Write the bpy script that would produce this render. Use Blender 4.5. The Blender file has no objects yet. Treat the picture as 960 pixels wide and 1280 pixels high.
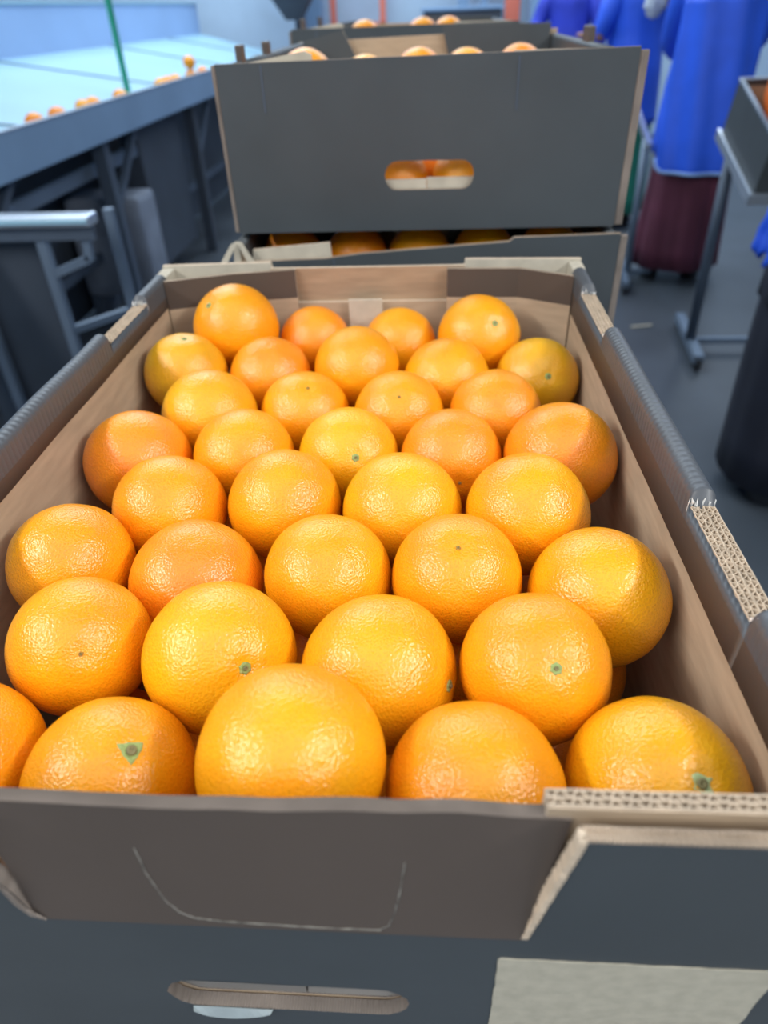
import bpy, bmesh, math, random
from mathutils import Vector, Matrix, Quaternion, noise
C = bpy.context.scene.collection
ZC = 1.3                      # eye height above the floor
R = math.radians
random.seed(7)

# ------------------------------------------------------------------ materials
def new_mat(name):
    m = bpy.data.materials.new(name); m.use_nodes = True
    nt = m.node_tree
    return m, nt, nt.nodes['Principled BSDF']

def mat(name, col, rough=0.6, metal=0.0, var=0.0, vscale=20.0, bump=0.0, bscale=200.0, spec=0.5, stretch=None, emit=None, estr=0):
    m, nt, b = new_mat(name)
    N, L = nt.nodes, nt.links
    b.inputs['Base Color'].default_value = (*col, 1)
    b.inputs['Roughness'].default_value = rough
    b.inputs['Metallic'].default_value = metal
    b.inputs['Specular IOR Level'].default_value = spec
    if emit:
        b.inputs['Emission Color'].default_value = (*emit, 1); b.inputs['Emission Strength'].default_value = estr
    if var or bump:
        tc = N.new('ShaderNodeTexCoord'); mp = N.new('ShaderNodeMapping')
        L.new(tc.outputs['Object'], mp.inputs[0])
        if stretch: mp.inputs['Scale'].default_value = stretch
    if var:
        n = N.new('ShaderNodeTexNoise'); n.inputs['Scale'].default_value = vscale; n.inputs['Detail'].default_value = 5
        r = N.new('ShaderNodeMapRange'); r.inputs['To Min'].default_value = 1 - var; r.inputs['To Max'].default_value = 1 + var
        r.inputs['From Min'].default_value = .3; r.inputs['From Max'].default_value = .7
        mx = N.new('ShaderNodeVectorMath'); mx.operation = 'SCALE'; mx.inputs[0].default_value = col
        L.new(mp.outputs[0], n.inputs['Vector']); L.new(n.outputs['Fac'], r.inputs['Value'])
        L.new(r.outputs[0], mx.inputs['Scale']); L.new(mx.outputs[0], b.inputs['Base Color'])
    if bump:
        n2 = N.new('ShaderNodeTexNoise'); n2.inputs['Scale'].default_value = bscale; n2.inputs['Detail'].default_value = 3
        bp = N.new('ShaderNodeBump'); bp.inputs['Strength'].default_value = bump; bp.inputs['Distance'].default_value = .001
        L.new(mp.outputs[0], n2.inputs['Vector']); L.new(n2.outputs['Fac'], bp.inputs['Height']); L.new(bp.outputs[0], b.inputs['Normal'])
    return m

def ribbed(name, col, scale, axis, rough=.5, strength=.35, var=.08):
    m = mat(name, col, rough, var=var, vscale=25, spec=.45)
    nt = m.node_tree; N, L = nt.nodes, nt.links; b = N['Principled BSDF']
    tc = N.new('ShaderNodeTexCoord'); w = N.new('ShaderNodeTexWave'); w.bands_direction = axis
    w.inputs['Scale'].default_value = scale; w.inputs['Distortion'].default_value = .4
    bp = N.new('ShaderNodeBump'); bp.inputs['Strength'].default_value = strength; bp.inputs['Distance'].default_value = .0006
    L.new(tc.outputs['Object'], w.inputs['Vector']); L.new(w.outputs['Fac'], bp.inputs['Height']); L.new(bp.outputs[0], b.inputs['Normal'])
    return m

M = {}
BLK = (.057, .066, .072)
KR = (.44, .33, .225)
M['black'] = mat('black_printed_board', BLK, .5, var=.10, vscale=9, bump=.10, bscale=60, spec=.42)
M['black_rib'] = ribbed('black_board_fold', (.080, .086, .096), 62, 'Y', rough=.42, strength=.5)
M['warm_black'] = mat('brownish_black_board', (.084, .065, .054), .5, var=.08, vscale=9, bump=.10, bscale=60, spec=.42)  # brown cast: print tone plus warm bounce from the oranges put into the colour
M['crushed'] = mat('crushed_dark_edge', (.135, .108, .09), .8, var=.25, vscale=60, stretch=(.3, 1, 8), spec=.2)
M['kraft'] = mat('kraft_board', KR, .8, var=.10, vscale=30, bump=.10, bscale=400, spec=.2, stretch=(1, 1, 6))
M['kraft_edge'] = ribbed('kraft_cut_edge', (.33, .25, .18), 130, 'X', rough=.85, strength=.9, var=.25)
M['kraft_pale'] = mat('kraft_paper_pale', (.50, .45, .36), .85, var=.10, vscale=60, bump=.15, bscale=500, spec=.2)
M['flute'] = mat('fluting_paper', (.55, .44, .33), .85, var=.12, vscale=120, spec=.2)
M['scrap'] = mat('grey_white_paper', (.30, .345, .355), .85, var=.1, vscale=90, spec=.2)
M['slot_edge'] = ribbed('slot_cut_edge', (.20, .165, .14), 130, 'X', rough=.85, strength=.9, var=.3)
M['torn'] = mat('torn_white_paper', (.78, .77, .74), .85, var=.05, vscale=90, spec=.2)
M['patch'] = mat('unprinted_patch', (.46, .42, .33), .85, var=.09, vscale=160, bump=.12, bscale=700, spec=.2)
M['steel'] = mat('stainless_steel', (.60, .66, .74), .32, metal=.8, var=.08, vscale=8)
M['steel_blue'] = mat('hazed_steel_blue_grey', (.17, .27, .41), .5, var=.08, vscale=3)  # bluish haze over the sorting table is mixed into this colour
M['frame_grey'] = mat('frame_grey', (.075, .10, .14), .55, metal=.2, var=.1, vscale=6)
M['frame_lite'] = mat('frame_light_grey', (.15, .20, .27), .45, metal=.3, var=.1, vscale=6)
M['dark_panel'] = mat('dark_panel', (.045, .058, .08), .6, var=.15, vscale=4)
M['cabinet'] = mat('cabinet_grey', (.20, .23, .29), .6, var=.22, vscale=6)
M['belt'] = mat('pale_slat_surface', (.30, .50, .62), .35, var=.05, vscale=3)
M['back_blue'] = mat('backboard_blue', (.30, .45, .72), .5, var=.05, vscale=2)
M['green'] = mat('green_paint', (.03, .42, .24), .45, var=.06)
M['floor'] = mat('concrete_floor', (.055, .066, .080), .42, var=.28, vscale=1.6, bump=.2, bscale=30)
M['wall'] = mat('hall_wall', (.36, .48, .62), .8, var=.10, vscale=1.2)
M['wall_far'] = mat('hall_wall_far_hazed', (.42, .56, .72), .8, var=.14, vscale=1.5)  # paler than the side walls: distance haze put into the colour
M['ceiling'] = mat('hall_ceiling', (.42, .46, .50), .9, var=.05)
M['red'] = mat('red_paint', (.78, .20, .13), .5, var=.06)
M['col_blue'] = mat('column_blue', (.20, .33, .52), .55, var=.08, vscale=3)
M['royal'] = mat('royal_blue_cloth', (.022, .115, .80), .55, var=.14, vscale=5, bump=.3, bscale=14)
M['deep'] = mat('deep_blue_cloth', (.020, .045, .50), .7, var=.2, vscale=5, bump=.3, bscale=14)
M['maroon'] = mat('maroon_cloth', (.105, .022, .045), .8, var=.2, vscale=5, bump=.3, bscale=14)
M['teal'] = mat('green_cloth', (.012, .19, .13), .8, var=.14, vscale=5)
M['navy'] = mat('navy_cloth', (.016, .018, .032), .8, var=.2, vscale=6)
M['shoe'] = mat('shoe_rubber', (.02, .022, .028), .6)
M['skin'] = mat('skin', (.36, .19, .12), .55, var=.05)
M['hair'] = mat('hair', (.02, .014, .01), .6, bump=.4, bscale=90)
M['trim_lite'] = mat('pale_hem', (.30, .48, .85), .6)
M['glove'] = mat('pale_cloth', (.52, .58, .66), .8, var=.08)
M['net'] = mat('orange_net', (.90, .20, .04), .5, var=.1)
M['score'] = mat('score_line_paper', (.17, .16, .14), .85, var=.6, vscale=180)
M['liner_grey'] = mat('grey_slot_board', (.22, .20, .18), .8, var=.1)
M['calyx'] = mat('calyx_green', (.30, .38, .12), .55, var=.2, vscale=900, bump=.4, bscale=1500)
M['calyx_pale'] = mat('calyx_pale_green', (.50, .58, .28), .55, var=.15, vscale=900, bump=.4, bscale=1500)
M['button'] = mat('stem_button', (.20, .17, .07), .7, var=.3, vscale=1500)
M['scar'] = mat('blossom_scar', (.42, .22, .03), .8, var=.3, vscale=1200)
M['lamp'] = mat('lamp_housing', (.6, .6, .6), .5)

def orange_mat():
    m, nt, b = new_mat('orange_peel'); N, L = nt.nodes, nt.links
    oi = N.new('ShaderNodeObjectInfo'); tc = N.new('ShaderNodeTexCoord')
    n = N.new('ShaderNodeTexNoise'); n.inputs['Scale'].default_value = 28; n.inputs['Detail'].default_value = 4
    L.new(tc.outputs['Object'], n.inputs['Vector'])
    hs = N.new('ShaderNodeHueSaturation')
    r = N.new('ShaderNodeMapRange'); r.inputs['From Min'].default_value = .3; r.inputs['From Max'].default_value = .7
    r.inputs['To Min'].default_value = .493; r.inputs['To Max'].default_value = .507
    L.new(n.outputs['Fac'], r.inputs['Value']); L.new(r.outputs[0], hs.inputs['Hue']); L.new(oi.outputs['Color'], hs.inputs['Color'])
    # oil glands: slightly deeper orange points
    v = N.new('ShaderNodeTexVoronoi'); v.inputs['Scale'].default_value = 760; v.inputs['Randomness'].default_value = .9
    L.new(tc.outputs['Object'], v.inputs['Vector'])
    pr = N.new('ShaderNodeMapRange'); pr.inputs['From Min'].default_value = .05; pr.inputs['From Max'].default_value = .55
    pr.inputs['To Min'].default_value = .86; pr.inputs['To Max'].default_value = 1.0
    L.new(v.outputs['Distance'], pr.inputs['Value'])
    sc = N.new('ShaderNodeVectorMath'); sc.operation = 'SCALE'
    L.new(hs.outputs[0], sc.inputs[0]); L.new(pr.outputs[0], sc.inputs['Scale'])
    L.new(sc.outputs[0], b.inputs['Base Color'])
    n3 = N.new('ShaderNodeTexNoise'); n3.inputs['Scale'].default_value = 520; n3.inputs['Detail'].default_value = 2
    L.new(tc.outputs['Object'], n3.inputs['Vector'])
    b1 = N.new('ShaderNodeBump'); b1.inputs['Strength'].default_value = .75; b1.inputs['Distance'].default_value = .00034
    L.new(n3.outputs['Fac'], b1.inputs['Height'])
    b2 = N.new('ShaderNodeBump'); b2.inputs['Strength'].default_value = .7; b2.inputs['Distance'].default_value = .00036
    L.new(v.outputs['Distance'], b2.inputs['Height']); L.new(b1.outputs[0], b2.inputs['Normal'])
    L.new(b2.outputs[0], b.inputs['Normal'])
    b.inputs['Roughness'].default_value = .25
    b.inputs['Specular IOR Level'].default_value = .62
    b.inputs['Subsurface Weight'].default_value = .12
    b.inputs['Subsurface Radius'].default_value = (1, .35, .05)
    b.inputs['Subsurface Scale'].default_value = .006
    return m
M['orange'] = orange_mat()

# ------------------------------------------------------------------ helpers
def tag(o, label=None, cat=None, group=None, kind=None):
    if label: o['label'] = label
    if cat: o['category'] = cat
    if group: o['group'] = group
    if kind: o['kind'] = kind
    return o
def obj(name, bm, mats, parent=None, smooth=False, loc=None):
    me = bpy.data.meshes.new(name); bm.normal_update(); bm.to_mesh(me); bm.free()
    if not isinstance(mats, (list, tuple)): mats = [mats]
    for m in mats: me.materials.append(m)
    if smooth:
        for p in me.polygons: p.use_smooth = True
    o = bpy.data.objects.new(name, me); C.objects.link(o)
    if parent: o.parent = parent
    if loc: o.location = loc
    return o
def empty(name, loc=(0, 0, 0), rz=0, rx=0):
    o = bpy.data.objects.new(name, None); C.objects.link(o); o.empty_display_size = .05
    o.location = loc; o.rotation_euler = (rx, 0, rz)
    return o
def box(bm, x0, x1, y0, y1, z0, z1, mi=0, bev=0):
    vs = [bm.verts.new(p) for p in ((x0,y0,z0),(x1,y0,z0),(x1,y1,z0),(x0,y1,z0),(x0,y0,z1),(x1,y0,z1),(x1,y1,z1),(x0,y1,z1))]
    fs = [bm.faces.new([vs[i] for i in f]) for f in ((3,2,1,0),(4,5,6,7),(0,1,5,4),(1,2,6,5),(2,3,7,6),(3,0,4,7))]
    for f in fs: f.material_index = mi
    if bev:
        es = set(e for f in fs for e in f.edges)
        bmesh.ops.bevel(bm, geom=list(es), offset=bev, segments=2, affect='EDGES', profile=.6)
def bx(x0, x1, y0, y1, z0, z1, bev=0):
    bm = bmesh.new(); box(bm, x0, x1, y0, y1, z0, z1, 0, bev); return bm
def tube(bm, pts, r, seg=10, caps=True, mi=0):
    pts = [Vector(p) for p in pts]; rings = []
    for i, p in enumerate(pts):
        d = (pts[min(i+1, len(pts)-1)] - pts[max(i-1, 0)]).normalized()
        a = d.orthogonal().normalized() if abs(d.z) > .99 else d.cross(Vector((0,0,1))).normalized()
        b = d.cross(a); rr = r[i] if isinstance(r, (list, tuple)) else r
        rings.append([bm.verts.new(p + (a*math.cos(t) + b*math.sin(t))*rr) for t in [2*math.pi*k/seg for k in range(seg)]])
    for i in range(len(rings)-1):
        for k in range(seg):
            f = bm.faces.new((rings[i][k], rings[i][(k+1)%seg], rings[i+1][(k+1)%seg], rings[i+1][k])); f.material_index = mi; f.smooth = True
    if caps:
        bm.faces.new(rings[0][::-1]).material_index = mi; bm.faces.new(rings[-1]).material_index = mi
def bar(bm, p, q, w, h=None, mi=0):
    """rectangular bar from p to q"""
    p, q = Vector(p), Vector(q); h = h or w; d = (q-p).normalized()
    a = (d.cross(Vector((0,0,1))) if abs(d.z) < .95 else d.cross(Vector((0,1,0)))).normalized(); b = d.cross(a)
    vs = [bm.verts.new(c + a*sx*w/2 + b*sy*h/2) for c in (p, q) for sx, sy in ((-1,-1),(1,-1),(1,1),(-1,1))]
    for f in ((0,1,2,3),(7,6,5,4),(0,4,5,1),(1,5,6,2),(2,6,7,3),(3,7,4,0)): bm.faces.new([vs[i] for i in f]).material_index = mi
    bmesh.ops.recalc_face_normals(bm, faces=bm.faces[:])

def board(outer, holes, fn, mi=(0, 1, 2)):
    """sheet of board: outer/holes are (u,v) loops, fn(u,v,side) -> xyz, side 0 = outside face, 1 = inside face"""
    bm = bmesh.new(); loops = [outer] + list(holes); edges = []; src = []
    for lp in loops:
        vs = [bm.verts.new((u, v, 0)) for u, v in lp]; src.append(vs)
        edges += [bm.edges.new((vs[i], vs[(i+1) % len(vs)])) for i in range(len(vs))]
    bmesh.ops.triangle_fill(bm, use_beauty=True, edges=edges, normal=(0, 0, 1))
    faces = bm.faces[:]; base = {v: (v.co.x, v.co.y) for v in bm.verts}
    back = {v: bm.verts.new(fn(*base[v], 1)) for v in list(base)}
    for f in faces:
        f.material_index = mi[0]
        g = bm.faces.new([back[v] for v in reversed(f.verts[:])]); g.material_index = mi[1]
    for vs in src:
        for i in range(len(vs)):
            a, b = vs[i], vs[(i+1) % len(vs)]
            bm.faces.new((a, b, back[b], back[a])).material_index = mi[2]
    for v, (u, w) in base.items(): v.co = fn(u, w, 0)
    bmesh.ops.recalc_face_normals(bm, faces=bm.faces[:])
    return bm
def slot(cx, cz, w, h, n=8, jit=0):
    r = h/2; pts = []
    for k in range(n+1):
        t = math.pi/2 + math.pi*k/n; pts.append((cx - w/2 + r + r*math.cos(t), cz + r*math.sin(t)))
    for k in range(n+1):
        t = -math.pi/2 + math.pi*k/n; pts.append((cx + w/2 - r + r*math.cos(t), cz + r*math.sin(t)))
    return [(u + random.uniform(-jit, jit), v + random.uniform(-jit, jit)) for u, v in pts]

def ribbon(bm, pts, th, z0, z1):
    """thin upright strip following pts [(x,y)] with thickness th between z0(i) and z1(i)"""
    n = len(pts); L_, R_ = [], []
    for i in range(n):
        a, b = Vector(pts[max(i-1, 0)]), Vector(pts[min(i+1, n-1)]); d = (b-a)
        if d.length < 1e-9: d = Vector((1, 0))
        d.normalize(); nn = Vector((-d.y, d.x))*th/2; p = Vector(pts[i]); za, zb = (z0(i) if callable(z0) else z0), (z1(i) if callable(z1) else z1)
        L_.append((bm.verts.new((p.x+nn.x, p.y+nn.y, za)), bm.verts.new((p.x+nn.x, p.y+nn.y, zb))))
        R_.append((bm.verts.new((p.x-nn.x, p.y-nn.y, za)), bm.verts.new((p.x-nn.x, p.y-nn.y, zb))))
    for i in range(n-1):
        for q in ((L_[i][0], L_[i+1][0], L_[i+1][1], L_[i][1]), (R_[i][0], R_[i][1], R_[i+1][1], R_[i+1][0]), (L_[i][1], L_[i+1][1], R_[i+1][1], R_[i][1])): bm.faces.new(q)
def flutes(a, b, th, layers, z0, z1, pitch=.0052, paper=.0004, ends=0, jit=0):
    """open corrugation along a->b (2-D), the board lying to the left of a->b, thickness th"""
    bm = bmesh.new(); a, b = Vector(a), Vector(b); d = (b-a); Ln = d.length; d.normalize(); nn = Vector((-d.y, d.x))
    zt = (lambda i: z1 + random.uniform(-jit, jit)) if jit else z1
    m = max(2, int(Ln/.004))
    for k in range(layers+1):
        w = th*k/layers + (paper/2 if k == 0 else (-paper/2 if k == layers else 0))
        ribbon(bm, [tuple(a + d*(Ln*i/m) + nn*w) for i in range(m+1)], paper, z0, zt)
    for k in range(layers):
        w0, w1 = th*k/layers, th*(k+1)/layers; nseg = int(Ln/pitch*8); ph = random.random()*6
        ribbon(bm, [tuple(a + d*(Ln*i/nseg) + nn*((w0+w1)/2 + (w1-w0)*.44*math.sin(ph + 2*math.pi*(Ln*i/nseg)/pitch))) for i in range(nseg+1)], paper*.9, z0, zt)
    return bm

# ------------------------------------------------------------------ the oranges
def orange_mesh(seed):
    bm = bmesh.new(); bmesh.ops.create_icosphere(bm, subdivisions=5, radius=1)
    off = Vector((seed*7.3, seed*3.1, seed*1.7))
    for v in bm.verts:
        d = v.co.normalized(); th = math.acos(max(-1, min(1, d.z)))
        r = 1 + .016*noise.noise(d*1.3 + off) + .006*noise.noise(d*3.4 + off)
        r -= .045*math.exp(-(th/.16)**2)                       # dimple at the stem end
        th2 = math.pi - th; r -= .014*math.exp(-(th2/.10)**2)
        az = math.atan2(d.y, d.x); r += .006*math.cos(az*5 + seed)*math.exp(-((th-.3)/.16)**2)
        v.co = d*r*.037
    me = bpy.data.meshes.new('orange'); bm.to_mesh(me); bm.free()
    for p in me.polygons: p.use_smooth = True
    me.materials.append(M['orange']); return me
OM = [orange_mesh(i) for i in range(6)]
def calyx_mesh(kind):
    bm = bmesh.new()
    n = 40; lobes, amp, r0, tri = {'star': (4, 1.1, .0062, 0), 'round': (6, .8, .0032, 0), 'tri': (3, .85, .0066, 0), 'scar': (5, .5, .0015, 0)}[kind]
    zc = .037*(1-.045)
    rings = []
    for k, (f, h) in enumerate(((1.0, -.0006), (.96, .0005), (.72, .0009), (.45, .0006))):
        ring = []
        for i in range(n):
            t = 2*math.pi*i/n; sec = 2*math.pi/lobes; ph = ((t + .35*math.sin(t*2+.5)*(kind == 'star')) % sec) - sec/2; pol = math.cos(sec/2)/math.cos(ph)
            rr = r0*f*(1 + (pol**(1.0 if kind == 'tri' else 1.6) - 1)*(amp if f > .6 else amp*.3)) * (1 + .04*math.sin(7*t+1))
            ring.append(bm.verts.new((rr*math.cos(t), rr*math.sin(t), zc + h + .9*(rr**2)/.037*.3)))
        rings.append(ring)
    for a, b in zip(rings, rings[1:]):
        for i in range(n): bm.faces.new((a[i], a[(i+1)%n], b[(i+1)%n], b[i]))
    bm.faces.new(rings[-1])
    # raised woody button in the middle
    rb = r0*.33; prev = None
    for rr, h in ((rb, .0003), (rb*1.02, .0014), (rb*.7, .0018), (rb*.4, .0013)):
        ring = [bm.verts.new((rr*math.cos(2*math.pi*i/12), rr*math.sin(2*math.pi*i/12), zc+h)) for i in range(12)]
        if prev:
            for i in range(12): bm.faces.new((prev[i], prev[(i+1)%12], ring[(i+1)%12], ring[i])).material_index = 1
        prev = ring
    bm.faces.new(prev).material_index = 1
    me = bpy.data.meshes.new('calyx'); bm.to_mesh(me); bm.free()
    for p in me.polygons: p.use_smooth = True
    ms = (M['scar'], M['button']) if kind == 'scar' else ((M['calyx_pale'] if kind in ('star',) else M['calyx']), M['button'])
    for m in ms: me.materials.append(m)
    return me
CM = {k: calyx_mesh(k) for k in ('star', 'round', 'tri', 'scar')}
HUE = {'n': (.92, .345, .005), 'y': (.90, .39, .006), 'r': (.92, .285, .008), 'g': (.80, .40, .010)}
TOP = [
 ('A0', (-0.2062, 0.1663, -0.2626), 0.037, None), ('A1', (-0.1348, 0.1615, -0.2646), 0.0357, (0.503, -0.125, 0.855)),
 ('A2', (-0.0533, 0.1572, -0.2384), 0.0372, None), ('A3', (0.0193, 0.1566, -0.256), 0.036, None),
 ('A4', (0.0936, 0.1655, -0.2627), 0.0362, (0.186, -0.48, 0.857)), ('B1', (-0.1763, 0.2327, -0.2579), 0.035, (0.445, -0.68, 0.582)),
 ('B2', (-0.1016, 0.2245, -0.2553), 0.0371, (0.566, -0.636, 0.525)), ('B3', (-0.0234, 0.2212, -0.2608), 0.038, (0.923, -0.338, 0.181)),
 ('B4', (0.05, 0.2193, -0.2524), 0.0349, (0.131, -0.657, 0.742)), ('C1', (-0.2084, 0.296, -0.2578), 0.0355, None),
 ('C2', (-0.1341, 0.2898, -0.2676), 0.0379, None), ('C3', (-0.0567, 0.2909, -0.2612), 0.0361, None),
 ('C4', (0.0158, 0.287, -0.2574), 0.0358, (-0.011, -0.364, 0.931)), ('C5', (0.0913, 0.2767, -0.261), 0.0375, None),
 ('D1', (-0.1682, 0.3539, -0.2611), 0.0361, None), ('D2', (-0.0935, 0.3592, -0.2601), 0.0365, None),
 ('D3', (-0.0168, 0.3515, -0.2589), 0.0375, None), ('D4', (0.0607, 0.3442, -0.2555), 0.038, None),
 ('E1', (-0.2104, 0.4136, -0.263), 0.0381, None), ('E2', (-0.1332, 0.4189, -0.2622), 0.0362, None),
 ('E3', (-0.058, 0.4218, -0.2626), 0.036, (0.253, -0.824, 0.507)), ('E4', (0.0159, 0.4212, -0.2642), 0.0363, (0.145, -0.986, 0.088)),
 ('E5', (0.0911, 0.4133, -0.2573), 0.0386, None), ('F1', (-0.1743, 0.479, -0.26), 0.0377, None),
 ('F2', (-0.1003, 0.4934, -0.267), 0.0361, (0.194, -0.38, 0.905)), ('F3', (-0.0236, 0.4839, -0.2631), 0.036, (0.041, -0.594, 0.803)),
 ('F4', (0.0519, 0.4827, -0.2619), 0.036, None), ('G1', (-0.2126, 0.5474, -0.2549), 0.0358, (0.151, -0.067, 0.986)),
 ('G2', (-0.1399, 0.5543, -0.2622), 0.036, None), ('G3', (-0.0626, 0.5539, -0.2548), 0.0372, None),
 ('G4', (0.0151, 0.5453, -0.264), 0.0376, None), ('G5', (0.0939, 0.5598, -0.2686), 0.0361, (0.131, -0.853, 0.505)),
 ('H1', (-0.1801, 0.6115, -0.238), 0.039, (-0.434, -0.503, 0.747)), ('H2', (-0.1102, 0.6285, -0.2597), 0.0336, None),
 ('H3', (-0.0282, 0.6272, -0.2632), 0.0348, None), ('H4', (0.0458, 0.6117, -0.2501), 0.038, (0.322, -0.697, 0.64)),
]
LOW = [
 (-0.2122, 0.155, -0.3329, 0.0345), (-0.1377, 0.1548, -0.3342, 0.0343), (-0.063, 0.155, -0.33, 0.0345), (0.0115, 0.155, -0.33, 0.0345),
 (0.0858, 0.155, -0.3322, 0.0345), (-0.175, 0.2215, -0.33, 0.0345), (-0.1005, 0.2215, -0.33, 0.0345), (-0.0261, 0.2215, -0.3333, 0.0345),
 (0.0485, 0.2215, -0.33, 0.0345), (-0.212, 0.288, -0.33, 0.0345), (-0.138, 0.2877, -0.3396, 0.0343), (-0.0631, 0.2879, -0.3314, 0.0345),
 (0.0115, 0.288, -0.33, 0.0345), (0.0859, 0.2883, -0.3319, 0.0345), (-0.1751, 0.3545, -0.3313, 0.0345), (-0.1006, 0.3545, -0.3306, 0.0345),
 (-0.026, 0.3545, -0.3302, 0.0345), (0.0485, 0.3545, -0.33, 0.0345), (-0.2121, 0.4216, -0.335, 0.0343), (-0.1377, 0.4211, -0.3328, 0.0345),
 (-0.0632, 0.421, -0.3328, 0.0345), (0.0112, 0.421, -0.3346, 0.0343), (0.086, 0.421, -0.33, 0.0345), (-0.175, 0.4877, -0.3316, 0.0345),
 (-0.1005, 0.4868, -0.3371, 0.0343), (-0.0261, 0.4877, -0.3335, 0.0345), (0.0484, 0.4877, -0.3322, 0.0345), (-0.212, 0.554, -0.33, 0.0345),
 (-0.1374, 0.554, -0.3326, 0.0345), (-0.063, 0.554, -0.33, 0.0345), (0.0112, 0.5547, -0.3352, 0.0343), (0.085, 0.5532, -0.3382, 0.0343),
 (-0.175, 0.6205, -0.33, 0.0345), (-0.1005, 0.6205, -0.33, 0.0345), (-0.0259, 0.6203, -0.3321, 0.0345), (0.0485, 0.6205, -0.33, 0.0345),
]
KIND = {'A1': 'tri', 'A4': 'star', 'B1': 'scar', 'C4': 'scar', 'E4': 'scar', 'F2': 'scar', 'F3': 'scar'}
HUES = dict(A4='y', B4='n', B3='y', C1='n', C2='r', A3='n', E1='r', D1='n', G1='g', G5='g', F2='n', H2='r', E5='r', D3='y', C3='y', A2='n', B2='y', E3='y', F1='y', C5='n', H4='n', G2='r', F4='r', E4='r')
LAB = {
 'A0': "orange cut off by the photo's left edge, beside the three-cornered-stem orange",
 'A1': 'near-row orange with a three-cornered green stem, left of the largest orange',
 'A2': 'largest, tallest orange, plain skinned, at the near end wall',
 'A3': 'plain near-row orange between the largest orange and the star-stemmed one',
 'A4': 'glossy orange with a pale green star stem, near right corner of the carton',
 'B1': 'orange with a tiny brown blossom scar, leftmost of the second row',
 'B2': 'orange with green stem button, behind and left of the largest orange',
 'B3': 'second-row orange behind and right of the largest one, no button facing us',
 'B4': 'second-row orange at the right end, round green stem button low down',
 'C1': 'plain third-row orange against the left wall',
 'C2': 'reddish flattened third-row orange, second from the left wall',
 'C3': 'bright yellow-orange fruit in the middle of the third row',
 'C4': 'third-row orange with a faint dot on top, second from the right wall',
 'C5': 'third-row orange at the right wall, right half in shadow',
 'D1': 'fourth-row orange, leftmost of its four',
 'D2': 'fourth-row orange, second from the left of its four',
 'D3': 'wide yellow-orange fruit, third from the left in the fourth row',
 'D4': 'large orange at the right end of the fourth row of four',
 'E1': 'red-toned orange touching the left wall half way along the carton',
 'E2': 'fifth-row orange just right of the red-toned one at the left wall',
 'E3': 'fifth-row orange with a pale green stem button low on its front',
 'E4': 'fifth-row orange with a small brown dot low on its front',
 'E5': 'big fifth-row orange touching the right wall, its right side shaded',
 'F1': 'wide flattened orange, leftmost of the sixth row',
 'F2': 'sixth-row orange with a tiny dark dot near its top',
 'F3': 'sixth-row orange with a tiny dimple, third from the left',
 'F4': 'sixth-row orange, rightmost of its four',
 'G1': 'greenish-yellow orange at the left wall with a dark stem on top',
 'G2': 'seventh-row orange in front of the raised far left fruit',
 'G3': 'bright round orange in the middle of the seventh row',
 'G4': 'flattened seventh-row orange left of the greenish one at the right wall',
 'G5': 'greenish-yellow orange at the right wall, green button on its front',
 'H1': "raised orange with green button in the carton's far left corner",
 'H2': 'small far-wall orange beside the raised one in the far left corner',
 'H3': 'small far-wall orange in front of the little kraft tab',
 'H4': 'large far-wall orange with a green button, near the right corner',
}
rnd = random.Random(11)
def put_orange(loc, r, axis, label, group, kind=None, hue='n', parts=True):
    o = bpy.data.objects.new('orange', OM[rnd.randrange(6)]); C.objects.link(o)
    ax = Vector(axis).normalized() if axis else Vector((rnd.uniform(-.6, .6), rnd.uniform(.1, .9), -1)).normalized()
    q = Vector((0, 0, 1)).rotation_difference(ax) @ Quaternion((0, 0, 1), rnd.uniform(0, 6.28))
    if kind == 'scar':    # blossom end up: the whole fruit is turned over, scar sits on the lower pole mesh side
        pass
    o.location = loc; o.rotation_mode = 'QUATERNION'; o.rotation_quaternion = q
    s = r/.037*1.003; sq = rnd.uniform(.975, 1.01); o.scale = (s, s, s*sq)
    c = Vector(HUE[hue]); j = rnd.uniform(-1, 1)
    o.color = (c.x*(1+.02*j), c.y*(1+.06*rnd.uniform(-1, 1)), c.z, 1)
    tag(o, label, 'orange', group)
    if kind and parts:
        k = bpy.data.objects.new({'scar': 'blossom_scar'}.get(kind, 'calyx'), CM[kind]); C.objects.link(k); k.parent = o
        k['label'] = {'scar': 'tiny brown blossom scar', 'tri': 'green three-cornered calyx', 'star': 'pale green star calyx', 'round': 'round green stem button'}[kind]
    return o
GTOP = 'oranges in the top layer of the near carton'
for nm, p, r, ax in TOP:
    kind = None
    if ax: kind = KIND.get(nm, 'round')
    put_orange((p[0], p[1], p[2]+ZC), r, ax, LAB[nm], GTOP, kind, HUES.get(nm, 'n'))
for x, y, z, r in LOW:
    put_orange((x, y, z+ZC), r, None, 'lower-layer orange under the top fruit of the near carton', 'oranges in the lower layer of the near carton', None, 'r')

# ------------------------------------------------------------------ the near carton
X0, X1 = -.263, .1435          # outer faces of the side walls
IX0, IX1 = -.2505, .1305       # inner faces
ZB, ZT = ZC-.392, ZC-.198
car = empty('fruit_carton', ((X0+X1)/2, .39, ZB))
tag(car, 'open black cardboard carton full of oranges, nearest, filling the foreground', 'carton', 'fruit cartons')
CO = Vector(car.location)
def cpart(name, bm, mats, smooth=False, parent=None, label=None):
    o = obj(name, bm, mats, None, smooth)
    for v in o.data.vertices: v.co -= CO
    o.parent = parent or car
    if label: o['label'] = label
    return o
BM3 = [M['black'], M['kraft'], M['kraft_edge']]
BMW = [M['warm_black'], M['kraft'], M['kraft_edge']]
BMS = [M['black'], M['kraft'], M['slot_edge']]
# base
cpart('carton_base', bx(X0+.006, X1-.006, .112, .671, ZB, ZB+.008), M['kraft'])
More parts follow.
